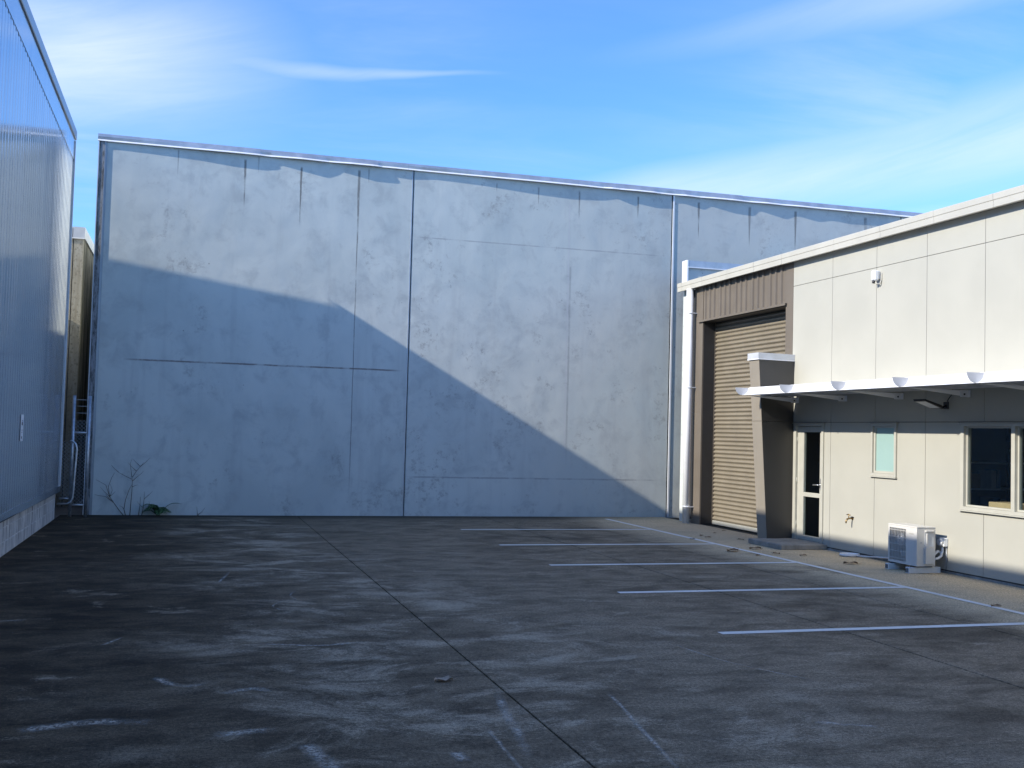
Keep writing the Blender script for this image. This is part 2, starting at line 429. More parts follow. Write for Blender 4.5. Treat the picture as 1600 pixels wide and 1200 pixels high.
M = {}
M['ground'] = mat_ground(); M['wall'] = mat_wall(); M['steel'] = mat_metal_left(); M['block'] = mat_block()
M['moss'] = mat_moss_concrete(); M['edge'] = mat_stain_edge(); M['glass'] = mat_glass('window_glass'); M['line'] = mat_paint_line(); M['scuff'] = mat_scuff()
M['earth'] = simple('earth_joint', (.022, .021, .014), .95, var=.4, vscale=5)
M['asphalt'] = simple('asphalt', (.17, .16, .145), .9, var=.2, vscale=1, bump=.3)
M['mortar'] = simple('mortar', (.62, .60, .56), .95, var=.25, vscale=5, bump=.4, dirt=.5)
M['zinc'] = simple('galvanised_flashing', (.50, .52, .55), .42, .55, var=.12, vscale=3)
M['zinc_light'] = simple('pale_flashing', (.60, .61, .62), .45, .25, var=.1, vscale=3)
M['gutter'] = simple('gutter_steel', (.36, .375, .40), .35, .4, var=.1, vscale=2)
M['sealant'] = simple('joint_sealant', (.055, .056, .06), .7, var=.3)
M['cream'] = simple('cream_panel', (.405, .390, .328), .55, var=.025, vscale=1.4, bump=.04, bscale=120)
M['cream_trim'] = simple('cream_trim', (.43, .42, .38), .45, var=.04, vscale=3)
M['fascia'] = simple('fascia_steel', (.455, .432, .365), .4, .0, var=.05, vscale=1.5)
M['brown'] = simple('brown_cladding', (.145, .120, .092), .5, var=.06, vscale=2)
M['roller'] = simple('roller_slat', (.225, .190, .136), .45, var=.07, vscale=2, dirt=.12)
M['fin'] = simple('fin_panel', (.255, .222, .175), .5, var=.04, vscale=2)
M['finshade'] = simple('fin_shade_paint', (.055, .051, .045), .6, var=.05, vscale=2)  # fin taupe darkened to paint in the shade on its front
M['reveal_shade'] = simple('reveal_shade_paint', (.028, .026, .025), .6, var=.1)  # shade in the roller door recess painted as near-black colour
M['dark'] = simple('dark_void', (.02, .02, .022), .8, var=.1)
M['pvc'] = simple('white_pvc', (.78, .78, .77), .35, var=.04, vscale=3)
M['white'] = simple('white_powdercoat', (.80, .80, .80), .4, var=.03, vscale=4)
M['alu'] = simple('aluminium_frame', (.43, .415, .35), .38, .0, var=.04, vscale=5)
M['silver'] = simple('brushed_aluminium', (.58, .59, .60), .3, .85, var=.06, vscale=8)
M['frost'] = simple('frosted_glass', (.30, .43, .39), .12, var=.03, vscale=2, spec=.8)
M['black'] = simple('black_plastic', (.022, .022, .024), .45, var=.2)
M['rubber'] = simple('black_rubber', (.025, .025, .026), .8, var=.2, bump=.2)
M['step'] = simple('step_concrete', (.26, .24, .205), .88, var=.25, vscale=4, bump=.4, dirt=.5)
M['sill'] = simple('concrete_footing', (.27, .26, .24), .9, var=.3, vscale=6, bump=.4, dirt=.7)
M['brass'] = simple('aged_brass', (.30, .21, .10), .4, .9, var=.2, vscale=30)
M['galv'] = simple('galvanised_pipe', (.52, .55, .58), .4, .7, var=.2, vscale=12)
M['twig'] = simple('dry_twig', (.10, .085, .06), .9, var=.3, vscale=20)
M['fern'] = simple('fern_green', (.045, .105, .028), .6, var=.35, vscale=14)
M['leaf'] = simple('dead_leaf', (.20, .12, .06), .8, var=.4, vscale=40)
M['leaf_pale'] = simple('pale_dead_leaf', (.36, .27, .19), .8, var=.3, vscale=40)
M['card'] = simple('cardboard', (.42, .28, .14), .85, var=.1)
M['room'] = simple('room_paint', (.085, .083, .078), .8, var=.05)
M['carpet'] = simple('room_floor', (.06, .06, .065), .9, var=.2)
M['bluebox'] = simple('blue_carton', (.10, .20, .32), .6, var=.1)
M['whitebox'] = simple('white_carton', (.62, .62, .60), .6, var=.08)
M['greenbox'] = simple('green_carton', (.10, .42, .24), .6, var=.1)
M['ac'] = simple('ac_enamel', (.60, .575, .52), .4, var=.03, vscale=6)
M['plate'] = simple('end_plate_shade', (.50, .50, .505), .5, var=.03)  # awning white greyed to paint in shade on the end plates
M['lens'] = simple('lamp_lens', (.62, .63, .64), .2, var=.03)

# ------------------------------------------------------------------ the setting: ground and yard
g = MB(); g.quad((-900, -900, -.05), (900, -900, -.05), (900, 1500, -.05), (-900, 1500, -.05))
struct(g.build('ground', M['asphalt']), 'dark asphalt and earth ground around the yard')
yard = MB().box(-2.29, 10.6, -14, 22.49, -.045, -.014).build('yard', M['earth'])
struct(yard, 'weathered dark concrete car park yard with saw-cut joints')
XJ = [-2.285, 2.18, 6.03, 7.61, 10.25]; YJ = [-14, -8.5, -3.6, 1.0, 5.55, 10.2, 14.85, 19.6, 22.485]
for i in range(len(XJ)-1):
    for k in range(len(YJ)-1):
        bl = .010 if i in (2, 3) else .007; br_ = .010 if i in (1, 2) else .007
        MB().box(XJ[i]+(bl if i else 0), XJ[i+1]-(br_ if i < len(XJ)-2 else 0), YJ[k]+.0035, YJ[k+1]-.0035, -.04, 0., .003).build('concrete_slab', M['ground'], yard)
# painted bay lines
def line(y, x0, x1, wdt=.115, skew=0.):
    n = 10; b = MB()
    for i in range(n):
        xa = x0+(x1-x0)*i/n; xb = x0+(x1-x0)*(i+1)/n
        ya = y+skew*i/n; yb = y+skew*(i+1)/n
        b.quad((xa, ya-wdt/2, .004), (xb, yb-wdt/2, .004), (xb, yb+wdt/2, .004), (xa, ya+wdt/2, .004))
    return b.build('painted_line', M['line'], yard)
LX = 8.66
for y, x0 in ((19.43, 4.85), (16.78, 4.83), (14.2, 4.81), (11.67, 4.79), (9.15, 4.77)): line(y, x0, LX-.05, .115, .03)
b = MB(); ys = np.linspace(-2, 21.88, 30)
for ya, yb in zip(ys[:-1], ys[1:]): b.quad((LX-.05, ya, .0045), (LX+.05, ya, .0045), (LX+.05, yb, .0045), (LX-.05, yb, .0045))
b.build('painted_line', M['line'], yard)

def ribbon(name, pts, wid, mat, z=.003):
    """flat curved stroke with a UV (u along, v across)"""
    pts = [Vector((*p, 0)) for p in pts]
    P2 = []
    for i in range(len(pts)-1):
        for k in range(4): P2.append(pts[i].lerp(pts[i+1], k/4))
    P2.append(pts[-1])
    for _ in range(2): P2 = [P2[0]]+[(P2[i-1]+P2[i]*2+P2[i+1])/4 for i in range(1, len(P2)-1)]+[P2[-1]]
    v = []; f = []; uv = []
    n = len(P2)
    for i, p in enumerate(P2):
        d = (P2[min(i+1, n-1)]-P2[max(0, i-1)]).normalized(); q = Vector((-d.y, d.x, 0))*wid/2
        v += [(p.x-q.x, p.y-q.y, z), (p.x+q.x, p.y+q.y, z)]
    for i in range(n-1): f.append((2*i, 2*i+2, 2*i+3, 2*i+1))
    me = bpy.data.meshes.new(name); me.from_pydata(v, [], f); L = me.uv_layers.new()
    for poly in me.polygons:
        for li in poly.loop_indices:
            vi = me.loops[li].vertex_index; L.data[li].uv = ((vi//2)/(n-1), vi % 2)
    me.materials.append(mat); o = bpy.data.objects.new(name, me); COL.objects.link(o); o.parent = yard; return o
for k, (pts, wd) in enumerate(((((2.13, 7.35), (2.03, 6.85), (1.99, 6.54), (1.96, 6.26), (1.86, 5.75)), .10), (((2.89, 7.3), (2.83, 6.78), (2.73, 6.25), (2.68, 5.85), (2.58, 5.3)), .055),
                (((1.81, 6.45), (1.79, 6.03), (1.77, 5.5)), .045), (((.70, 6.35), (.76, 6.05), (.84, 5.6)), .17), (((-.16, 8.2), (-.06, 7.95), (.06, 7.85), (.24, 7.98)), .12),
                (((.55, 13.85), (.46, 13.3), (.38, 12.8)), .06), (((-1.9, 10.6), (-1.3, 10.7)), .10), (((1.5, 6.02), (1.52, 5.82)), .12), (((.28, 7.6), (.5, 7.75), (.62, 7.6)), .13),
                (((-.9, 6.9), (-.5, 7.05), (-.1, 6.95)), .2), (((-1.55, 7.0), (-1.25, 6.85)), .22), (((.2, 6.6), (.6, 6.68)), .16), (((1.0, 10.8), (.85, 11.2), (1.0, 11.5)), .03),
                (((1.2, 12.2), (1.1, 11.9), (1.15, 11.5)), .035), (((-.6, 9.4), (-.45, 9.75)), .05), (((4.6, 7.2), (4.2, 8.0), (4.1, 8.8)), .04), (((-.2, 5.9), (-.1, 5.5)), .15),
                (((3.9, 6.2), (4.3, 6.0)), .10), (((.6, 9.3), (1.1, 9.1), (1.5, 9.25)), .09))):
    ribbon('scuff_mark', pts, wd, M['scuff'], .0025+.0002*(k % 5))

# ------------------------------------------------------------------ left warehouse (ribbed steel on a block plinth)
LW = thing('warehouse', 'tall blue-grey ribbed steel warehouse on a low block plinth', 'warehouse', (-2.226, 21.6, 0))
LXF, LYE, LZT = -2.226, 21.6, 7.18
def rib_profile(y0, y1, step=.2, h=.004):
    out = []; y = y0
    while y < y1-1e-4:
        out += [(LXF, y), (LXF, min(y1, y+step-.05)), (LXF+h, min(y1, y+step-.036)), (LXF+h, min(y1, y+step-.016)), (LXF, min(y1, y+step-.002))]
        y += step
    out.append((LXF, y1)); return out
def rib_sheet(y0, y1, z0, z1, name='wall_sheet'):
    b = MB(); pr = rib_profile(y0, y1)
    for (xa, ya), (xb, yb) in zip(pr[:-1], pr[1:]):
        if abs(ya-yb) < 1e-6 and abs(xa-xb) < 1e-6: continue
        b.quad((xa, ya, z0), (xb, yb, z0), (xb, yb, z1), (xa, ya, z1))
    return b.build(name, M['steel'], LW, fix=False)
ye = LYE-.06
for k in range(11):
    y1 = ye-k*.8; rib_sheet(y1-.8, y1, .56, 6.66)
yb_ = ye-11*.8
rib_sheet(-26, yb_, .56, 6.66)
# upper skirt of the wall above the lap, with the row of rib-end notches
up = MB(); up.box(LXF-.02, LXF+.0055, -26, LYE-.001, 6.64, 7.02); up.build('lap_flashing', M['steel'], LW)
nt_ = MB(); y = ye-.03
while y > 9.5:
    nt_.box(LXF+.001, LXF+.0035, y-.03, y+.03, 6.60, 6.637); y -= .2
o = nt_.build('rib_end_cap', M['black'], LW); o['kind'] = 'stuff'
# bottom flashing, corner flashing, gutter
MB().prism([(LXF-.05, .50), (LXF+.02, .50), (LXF+.02, .515), (LXF+.014, .60), (LXF-.05, .60)], -26, LYE-.001, 'y').build('base_flashing', M['steel'], LW)
box('corner_flashing', M['zinc_light'], LW, LXF-.1, LXF+.022, LYE-.06, LYE+.01, .60, 7.0)
MB().prism([(LXF-.3, 7.03), (LXF+.022, 7.03), (LXF+.03, 7.04), (LXF+.03, LZT+.01), (LXF+.018, LZT+.01), (LXF+.018, 7.07), (LXF-.3, 7.07)], -26.2, LYE+.03, 'y').build('gutter', M['gutter'], LW)
# body and gabled roof
MB().prism([(LXF-.012, .49), (LXF-.012, 7.05), (LXF-14, 7.05+14*.15), (LXF-28, 7.05), (LXF-28, .0), (LXF-.14, .0), (LXF-.14, .49)], -26, LYE-.008, 'y').build('body', M['gutter'], LW)
MB().prism([(LXF+.0, LZT-.09), (LXF+.0, LZT), (LXF-14, LZT+14*.15), (LXF-28, LZT), (LXF-28, LZT-.09), (LXF-14, LZT-.09+14*.15)], -26.1, LYE+.005, 'y').build('roof', M['gutter'], LW)
MB().prism([(-9.5, .0), (-3.1, .0), (-3.1, 4.3), (-9.5, 5.2)], LYE+.02, 25.2, 'y').build('shade_block', M['gutter'], LW)  # unseen block added to shade the gap and neighbour's lower wall
# plinth of painted blocks
PX = -2.275
box('plinth_core', M['mortar'], LW, LXF-.12, PX-.006, -26, LYE-.12, -.04, .495)
bw, bh = .39, .19
me_b = MB().box(-.03, 0, 0, bw-.011, 0, bh-.011, .006).mesh('block', M['block'])
me_h = MB().box(-.03, 0, 0, bw-.011, 0, .495-2*bh-.001, .006).mesh('block_cut', M['block'])
for c in range(3):
    k = 0; y = LYE-.12-bw-(.0 if c != 1 else bw/2)
    if c == 1: MB().box(PX-.03, PX, LYE-.12-bw/2, LYE-.131, bh, 2*bh-.011, .006).build('block', M['block'], LW)
    while y > 10.5:
        inst('block', me_b if c < 2 else me_h, LW, (PX+random.uniform(-.002, .002), y, c*bh+.0)); y -= bw
# small wall sign
sg = thing('wall_sign', 'small upright white notice fixed to the ribbed steel wall', 'sign', (LXF+.012, 16.45, 1.5))
box('sign_plate', M['white'], sg, LXF+.0105, LXF+.016, 16.33, 16.57, 1.5, 1.87, .001)
for z0, z1, y0, y1 in ((1.72, 1.765, 16.40, 16.50), (1.775, 1.79, 16.43, 16.48), (1.535, 1.565, 16.38, 16.46), (1.65, 1.656, 16.38, 16.52), (1.62, 1.626, 16.38, 16.5)):
    box('printed_mark', M['black'], sg, LXF+.0162, LXF+.0168, y0, y1, z0, z1)

# ------------------------------------------------------------------ neighbouring concrete building seen through the gap
NB = thing('concrete_building', 'mossy beige concrete building with metal capping beyond the gap', 'building', (-2.32, 25.3, 0))
NX, NY = -2.345, 25.3
box('wall_panel', M['moss'], NB, NX-.19, NX, NY, 52, -.05, 5.78)
box('wall_panel', M['moss'], NB, -9, NX-.21, NY, NY+.2, -.05, 5.78)
box('joint_strip', M['sealant'], NB, NX-.215, NX-.185, NY+.03, NY+.19, -.05, 5.77)
MB().box(NX-.21, NX+.03, NY-.03, 52, 5.785, 6.02).build('capping', M['zinc_light'], NB)
box('capping', M['zinc_light'], NB, -9, NX-.225, NY-.03, NY+.23, 5.785, 6.02)
box('capping_trim', M['white'], NB, -9, NX+.032, NY-.035, NY+.0, 5.765, 5.784)

# ------------------------------------------------------------------ back warehouse: precast concrete wall
BW = thing('precast_warehouse', 'long windowless grey precast concrete warehouse wall with metal capping', 'warehouse', (4.4, 22.5, 0))
BY = 22.5
PJ = [-1.74, 4.37, 10.345, 16.4, 22.5]
def slab_wall(x0, x1):
    b = MB().box(x0, x1, BY, BY+.18, -.05, 7.31, .012); return b.build('concrete_panel', M['wall'], BW)
for a, c in zip(PJ[:-1], PJ[1:]): slab_wall(a+.012, c-.012)
for X in PJ[1:-1]:
    box('joint_sealant', M['sealant'], BW, X-.013, X+.013, BY+.02, BY+.1, -.03, 7.3)
box('cover_strip', M['pvc'], BW, PJ[2]+.012, PJ[2]+.05, BY-.016, BY+.004, 0.0, 7.29)
box('cover_strip', M['zinc'], BW, PJ[1]-.032, PJ[1]-.012, BY-.006, BY+.004, 0.0, 7.29)
# weathered left end and its vertical flashing
box('end_return', M['edge'], BW, -1.865, -1.755, BY-.02, BY+.4, -.05, 7.30)
MB().prism([(-1.765, BY-.024), (-1.752, BY-.024), (-1.752, BY-.002), (-1.72, BY-.002), (-1.72, BY+.004), (-1.765, BY+.004)], -.02, 7.29, 'z').build('edge_flashing', M['gutter'], BW)
box('corner_flashing', M['zinc_light'], BW, -1.882, -1.866, BY-.03, BY+.3, 0, 7.3)
box('side_wall', M['wall'], BW, -1.85, -1.70, BY+.42, 60, -.05, 7.30)
box('roof', M['gutter'], BW, -1.6, 22.4, BY+.2, 60, 7.0, 7.2)
# metal capping in lapped lengths; its lower lip is buckled and throws a wavy shadow
lip_px = []
for cx, d in ((60, 5), (120, 6), (250, 12), (400, 20), (520, 35), (650, 40), (730, 30), (770, 5), (850, 30), (920, 50), (1000, 30), (1050, 12), (1150, 45), (1270, 45), (1300, 12), (1360, 18), (1500, 6)): lip_px.append((140+cx*.325, d))
for cx, d in ((60, 9), (200, 15), (400, 34), (600, 44), (780, 35), (880, 18), (930, 56), (955, 34), (1050, 50), (1150, 45), (1190, 14), (1260, 10), (1330, 36), (1410, 12), (1500, 40), (1600, 46)): lip_px.append((640+cx*.325, d))
lip = [(-1.84, .01)]
for px, d in lip_px: lip.append((-1.87+(px-155)*(10.345+1.87)/(1049-155)*(1+.0*px), max(.006, d*.00125)))
xs_extra = np.arange(lip[-1][0]+.4, 22.4, .45)
for i, X in enumerate(xs_extra): lip.append((float(X), .015+.045*abs(math.sin(i*1.7))))
lip.sort()
LXs = np.array([p[0] for p in lip]); LDs = np.array([p[1] for p in lip])
cuts = [-1.9, 1.2, 4.25, 8.05, 8.95, 12.1, 15.6, 22.5]
for a, c in zip(cuts[:-1], cuts[1:]):
    n = max(4, int((c-a)/.09)); X = np.linspace(a, c-.004, n+1); D = np.interp(X, LXs, LDs); bb = MB(); r0 = []
    rz = random.uniform(-.004, .004)
    for x_, d_ in zip(X, D):
        r0.append([(x_, BY+.24, 7.40+rz), (x_, BY-.022, 7.415+rz), (x_, BY-.03-.25*d_, 7.36), (x_, BY-.012-d_, 7.298), (x_, BY-.024-d_, 7.288), (x_, BY-.02-d_, 7.283), (x_, BY-.002-d_*.6, 7.284)])
    for p, q in zip(r0[:-1], r0[1:]):
        for i in range(len(p)-1): bb.quad(p[i], p[i+1], q[i+1], q[i])
    bb.quad(r0[0][0], r0[0][1], r0[0][2], r0[0][3])
    cp = bb.build('capping', M['zinc'], BW)
    dr = MB()
    for p, q in zip(r0[:-1], r0[1:]):
        e = lambda v, dy, dz: (v[0], v[1]+dy, v[2]+dz)
        dr.quad(e(p[3], -.006, .008), e(p[4], -.016, -.014), e(q[4], -.016, -.014), e(q[3], -.006, .008))
        dr.quad(e(p[4], -.016, -.014), e(p[5], .012, -.012), e(q[5], .012, -.012), e(q[4], -.016, -.014))
    dr.build('lit_drip_edge', M['white'], cp)  # sunlit line of the lip painted in as a white strip

# ------------------------------------------------------------------ right building
FX = 10.2
OB = thing('office_warehouse', 'low cream-panelled office building with brown roller door bay', 'building', (FX, 17.0, 0))
END = 21.35
DOOR = (15.985, 16.90, .09, 2.103)
SWIN = (14.03, 14.66, 1.28, 2.103)
BWIN = (9.55, 12.61, .91, 2.103)
YP = [17.03, 15.80, 14.59, 13.38, 12.17, 10.96, 9.75, 8.54, 7.33, 6.12, 4.91, 3.7, 2.49, 1.28, .07, -1.14]
ZP = [.05, 2.108, 4.52, 4.955]
gap = .004
for i in range(len(YP)-1):
    y1, y0 = YP[i]-gap, YP[i+1]+gap
    for k in range(3):
        z0, z1 = ZP[k]+(gap if k else 0), ZP[k+1]-gap
        hs = [h for h in (DOOR, SWIN, BWIN) if h[0] < y1 and h[1] > y0 and k == 0]
        cell_panel('wall_panel', M['cream'], OB, FX, FX+.02, [y0, y1], [z0, z1], [(h[0], h[1], h[2], 2.3) for h in hs])
cell_panel('wall_core', M['sealant'], OB, FX+.022, FX+.14, [-1.14, 17.03], [.0, 4.95], [DOOR, SWIN, BWIN])
box('footing', M['sill'], OB, FX+.012, FX+.2, -1.14, 15.9, -.04, .03)
box('footing', M['sill'], OB, FX+.03, FX+.3, 20.6, END, -.04, .06)
# brown bay
OY0, OY1, OZ = 17.28, 20.57, 4.2
box('bay_trim', M['brown'], OB, FX, FX+.03, 17.034, OY0, 0.0, 4.95)
box('bay_trim', M['brown'], OB, FX, FX+.03, OY1, 20.95, 0.0, 4.95)
box('bay_trim', M['dark'], OB, FX+.10, FX+.13, 20.951, END, 0.02, 4.95)  # downpipe's shadow painted in as a dark strip
def corr(y0, y1):
    b = MB(); y = y0; pr = [(FX+.012, y0)]
    while y < y1-.01:
        for dy, dx in ((.125, .012), (.140, -.018), (.170, -.018), (.185, .012)): 
            if y+dy < y1: pr.append((FX+dx, y+dy))
        y += .195
    pr.append((FX+.012, y1))
    for (xa, ya), (xb, yb) in zip(pr[:-1], pr[1:]): b.quad((xa, ya, 4.25), (xb, yb, 4.25), (xb, yb, 4.95), (xa, ya, 4.95))
    return b.build('cladding_sheet', M['brown'], OB, fix=False)
for k in range(5): corr(OY0+.001+k*.658, OY0+.657+k*.658)
box('bay_lining', M['dark'], OB, FX+.02, FX+.1, OY0, OY1, OZ+.04, 4.94)
MB().prism([(FX-.045, 4.205), (FX-.03, 4.205), (FX-.03, 4.235), (FX+.05, 4.235), (FX+.05, 4.25), (FX-.02, 4.25), (FX-.045, 4.24)], OY0-.04, OY1+.16, 'y').build('lintel_flashing', M['brown'], OB)
box('door_reveal', M['reveal_shade'], OB, FX+.031, FX+.42, OY1, OY1+.04, 0.0, OZ+.035)
box('door_reveal', M['reveal_shade'], OB, FX+.031, FX+.42, OY0-.04, OY0, 0.0, OZ+.035)
box('door_reveal', M['reveal_shade'], OB, FX+.02, FX+.42, OY0, OY1, OZ, OZ+.035)
RX = FX+.30
rd = box('roller_door', M['dark'], OB, RX+.03, RX+.05, OY0-.03, OY1+.03, 0.0, OZ+.03)
SLH = .0855
prof = [(.028, 0)]+[(.028-.034*math.sin(math.pi*i/6)**.8, .006+(SLH-.014)*i/6) for i in range(7)]+[(.028, SLH-.004), (.03, SLH-.004), (.03, 0)]
sm_ = MB().prism([(x_, z_) for x_, z_ in prof], 0, OY1-OY0-.02, 'y').mesh('slat', M['roller'])
z_ = .095; k = 0
while z_+SLH < OZ+.06:
    o = bpy.data.objects.new('slat', sm_); COL.objects.link(o); o.parent = rd
    o.location = Vector((RX+random.uniform(-.0015, .0015), OY0+.01, z_))-OB.location; z_ += SLH; k += 1
o = MB().box(RX-.012, RX+.028, OY0+.012, OY1-.012, .012, .092, .006).build('bottom_rail', M['alu'], rd)
for Y in (OY1-.006, OY0+.006): MB().box(RX-.02, RX+.029, Y-.004, Y+.004, .0, OZ-.005).build('guide_rail', M['brown'], rd)
# eaves: fascia lengths, soffit, roof
FJ = [21.52, 21.3, 20.35, 19.25, 18.2, 17.2, 15.55, 14.3, 13.05, 11.85, 10.6, 9.3, 8, 6, 4, 2, 0, -1.4]
for a, c in zip(FJ[:-1], FJ[1:]):
    dx = random.uniform(-.0015, .0015)
    MB().prism([(FX-.15+dx, 4.93), (FX-.15+dx, 5.02), (FX-.158+dx, 5.03), (FX-.158+dx, 5.105), (FX-.15+dx, 5.115), (FX-.10, 5.115), (FX-.10, 4.93)], c+.0025, a-.0025, 'y').build('fascia_section', M['fascia'], OB)
box('soffit', M['fascia'], OB, FX-.099, FX+.05, -1.4, 21.5, 4.958, 4.985)
MB().prism([(FX-.098, 5.0), (FX-.098, 5.09), (22, 5.02), (22, 4.93)], -1.4, 21.36, 'y').build('roof', M['gutter'], OB)
box('rear_wall', M['wall'], OB, FX+.01, 22, END+.04, END+.2, -.04, 5.47)
box('parapet_capping', M['zinc'], OB, FX+.02, 22, END+.0, END+.24, 5.475, 5.615)
box('parapet_capping', M['white'], OB, FX-.012, FX+.019, END-.005, END+.245, 5.12, 5.62)  # sunlit end of the capping painted in with white
box('parapet_capping_trim', M['white'], OB, FX+.02, 22, END-.012, END+.0, 5.455, 5.474)
# white downpipe with brackets
PYc, PXc = 20.93, 10.07
dp = MB().tube([(PXc, PYc, 0.0), (PXc, PYc, 4.93)], .075, 20).build('downpipe', M['pvc'], OB)
for z_ in (.33, 2.83, 4.4):
    MB().tube([(PXc, PYc, z_), (PXc, PYc, z_+.03)], .081, 20).build('pipe_collar', M['pvc'], dp)
    MB().box(PXc, FX-.001, PYc-.09, PYc-.065, z_+.005, z_+.025).build('bracket', M['zinc_light'], dp)
# tapered fin beside the entry door
def fin_part(z0, z1, name='panel'):
    def X(z): return 9.675+(9.452-9.675)*(z-.0)/3.18
    b = MB(); x0, x1 = X(z0), X(z1); y0, y1 = 16.965, 17.215
    v = [(x0, y0-.085*(FX-x0)/.7, z0), (FX+.002, y0, z0), (FX+.002, y0, z1), (x1, y0-.085*(FX-x1)/.7, z1), (x0, y1, z0), (FX+.002, y1, z0), (FX+.002, y1, z1), (x1, y1, z1)]  # front face splayed away from the sun to keep it shaded
    b.v = [(x_-(.002 if x_ > 10 else 0)*2, y_, z_) for x_, y_, z_ in v]; b.f = [(0, 1, 2, 3), (7, 6, 5, 4), (0, 3, 7, 4), (1, 5, 6, 2), (3, 2, 6, 7), (0, 4, 5, 1)]; b.sm = [False]*6
    o = b.build(name, M['fin'], FN)
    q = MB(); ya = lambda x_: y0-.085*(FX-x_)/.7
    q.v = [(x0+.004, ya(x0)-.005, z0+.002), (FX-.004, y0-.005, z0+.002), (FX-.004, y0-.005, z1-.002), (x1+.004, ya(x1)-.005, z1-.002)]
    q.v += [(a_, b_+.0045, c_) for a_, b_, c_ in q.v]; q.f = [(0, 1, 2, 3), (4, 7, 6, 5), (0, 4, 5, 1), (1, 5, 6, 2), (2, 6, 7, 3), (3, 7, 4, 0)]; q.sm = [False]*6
    q.build('front_shade', M['finshade'], FN)  # thin dark sheet added for the shade on the front face
    return o
FN = thing('wing_wall', 'tapered taupe wing wall with painted-in front shade and metal cap beside the entry door', 'wing wall', (9.95, 17.09, 0))
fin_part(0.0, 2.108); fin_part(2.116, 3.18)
box('wing_core', M['sealant'], FN, 9.72, FX-.004, 16.975, 17.205, 0.03, 3.17)
MB().prism([(9.428, 16.85), (FX-.004, 16.945), (FX-.004, 17.235), (9.428, 17.235)], 3.197, 3.30, 'z').build('capping', M['zinc_light'], FN)
MB().prism([(9.424, 16.843), (FX-.005, 16.94), (FX-.005, 17.24), (9.424, 17.24)], 3.181, 3.196, 'z').build('capping_trim', M['white'], FN)

# entry door
fr = cell_panel('door', M['alu'], OB, FX-.022, FX+.10, [DOOR[0]+.001, DOOR[1]-.001], [DOOR[2], DOOR[3]], [(DOOR[0]+.06, DOOR[1]-.06, .0, DOOR[3]-.06)])
cell_panel('door_leaf', M['alu'], fr, FX+.018, FX+.062, [DOOR[0]+.064, DOOR[1]-.064], [.095, DOOR[3]-.066], [(16.14, 16.64, .165, .835), (16.14, 16.64, .90, 1.94)])
for z0, z1 in ((.165, .835), (.90, 1.94)):
    box('pane', M['glass'], fr, FX+.036, FX+.042, 16.14, 16.64, z0, z1)
for z0, z1, y0, y1 in ((.165, .172, 16.14, 16.64), (.900, .907, 16.14, 16.64)): MB().box(FX+.03, FX+.05, y0, y1, z0, z1).build('glazing_bead', M['alu'], fr)
hd = MB().box(FX+.006, FX+.0178, 16.075, 16.115, .98, 1.16, .003); hd.tube([(FX+.012, 16.095, 1.055), (FX-.04, 16.095, 1.055), (FX-.045, 16.11, 1.055), (FX-.045, 16.24, 1.05)], .011, 8)
hd.build('handle', M['silver'], fr)
for z_ in (.35, 1.1, 1.8): MB().tube([(FX+.008, 16.842, z_-.05), (FX+.008, 16.842, z_+.05)], .009, 8).build('hinge', M['alu'], fr)
MB().prism([(FX-.05, 2.088), (FX-.05, 2.094), (FX-.001, 2.104), (FX-.001, 2.098)], DOOR[0]-.03, DOOR[1]+.03, 'y').build('head_flashing', M['cream_trim'], OB)

# frosted window
fw = cell_panel('window', M['alu'], OB, FX-.026, FX+.09, [SWIN[0]+.001, SWIN[1]-.001], [SWIN[2]+.001, SWIN[3]-.001], [(SWIN[0]+.045, SWIN[1]-.045, SWIN[2]+.045, SWIN[3]-.055)])
cell_panel('sash', M['alu'], fw, FX+.0, FX+.05, [SWIN[0]+.047, SWIN[1]-.047], [SWIN[2]+.047, SWIN[3]-.057], [(SWIN[0]+.085, SWIN[1]-.085, SWIN[2]+.08, SWIN[3]-.085)])
box('pane', M['frost'], fw, FX+.02, FX+.03, SWIN[0]+.085, SWIN[1]-.085, SWIN[2]+.08, SWIN[3]-.085)
MB().box(FX-.04, FX-.001, SWIN[0]-.01, SWIN[1]+.01, SWIN[2]-.018, SWIN[2]-.001).build('sill', M['alu'], fw)
MB().prism([(FX-.05, 2.088), (FX-.05, 2.094), (FX-.001, 2.104), (FX-.001, 2.098)], SWIN[0]-.04, SWIN[1]+.04, 'y').build('head_flashing', M['cream_trim'], OB)
# big window
panes = [(11.655, 12.53), (10.68, 11.565), (9.64, 10.59)]
bwf = cell_panel('window', M['alu'], OB, FX-.026, FX+.10, [BWIN[0]+.001, BWIN[1]-.001], [BWIN[2]+.001, BWIN[3]-.001], [(a-.012, c+.012, .955, 2.05) for a, c in panes])
for a, c in panes:
    cell_panel('sash', M['alu'], bwf, FX+.02, FX+.06, [a-.011, c+.011], [.957, 2.048], [(a+.014, c-.014, .982, 2.024)])
    box('pane', M['glass'], bwf, FX+.036, FX+.042, a+.014, c-.014, .982, 2.024)
MB().box(FX-.045, FX-.001, BWIN[0]-.01, BWIN[1]+.01, BWIN[2]-.018, BWIN[2]-.001).build('sill', M['alu'], bwf)
MB().prism([(FX-.05, 2.088), (FX-.05, 2.094), (FX-.001, 2.104), (FX-.001, 2.098)], BWIN[0]-.05, BWIN[1]+.05, 'y').build('head_flashing', M['cream_trim'], OB)
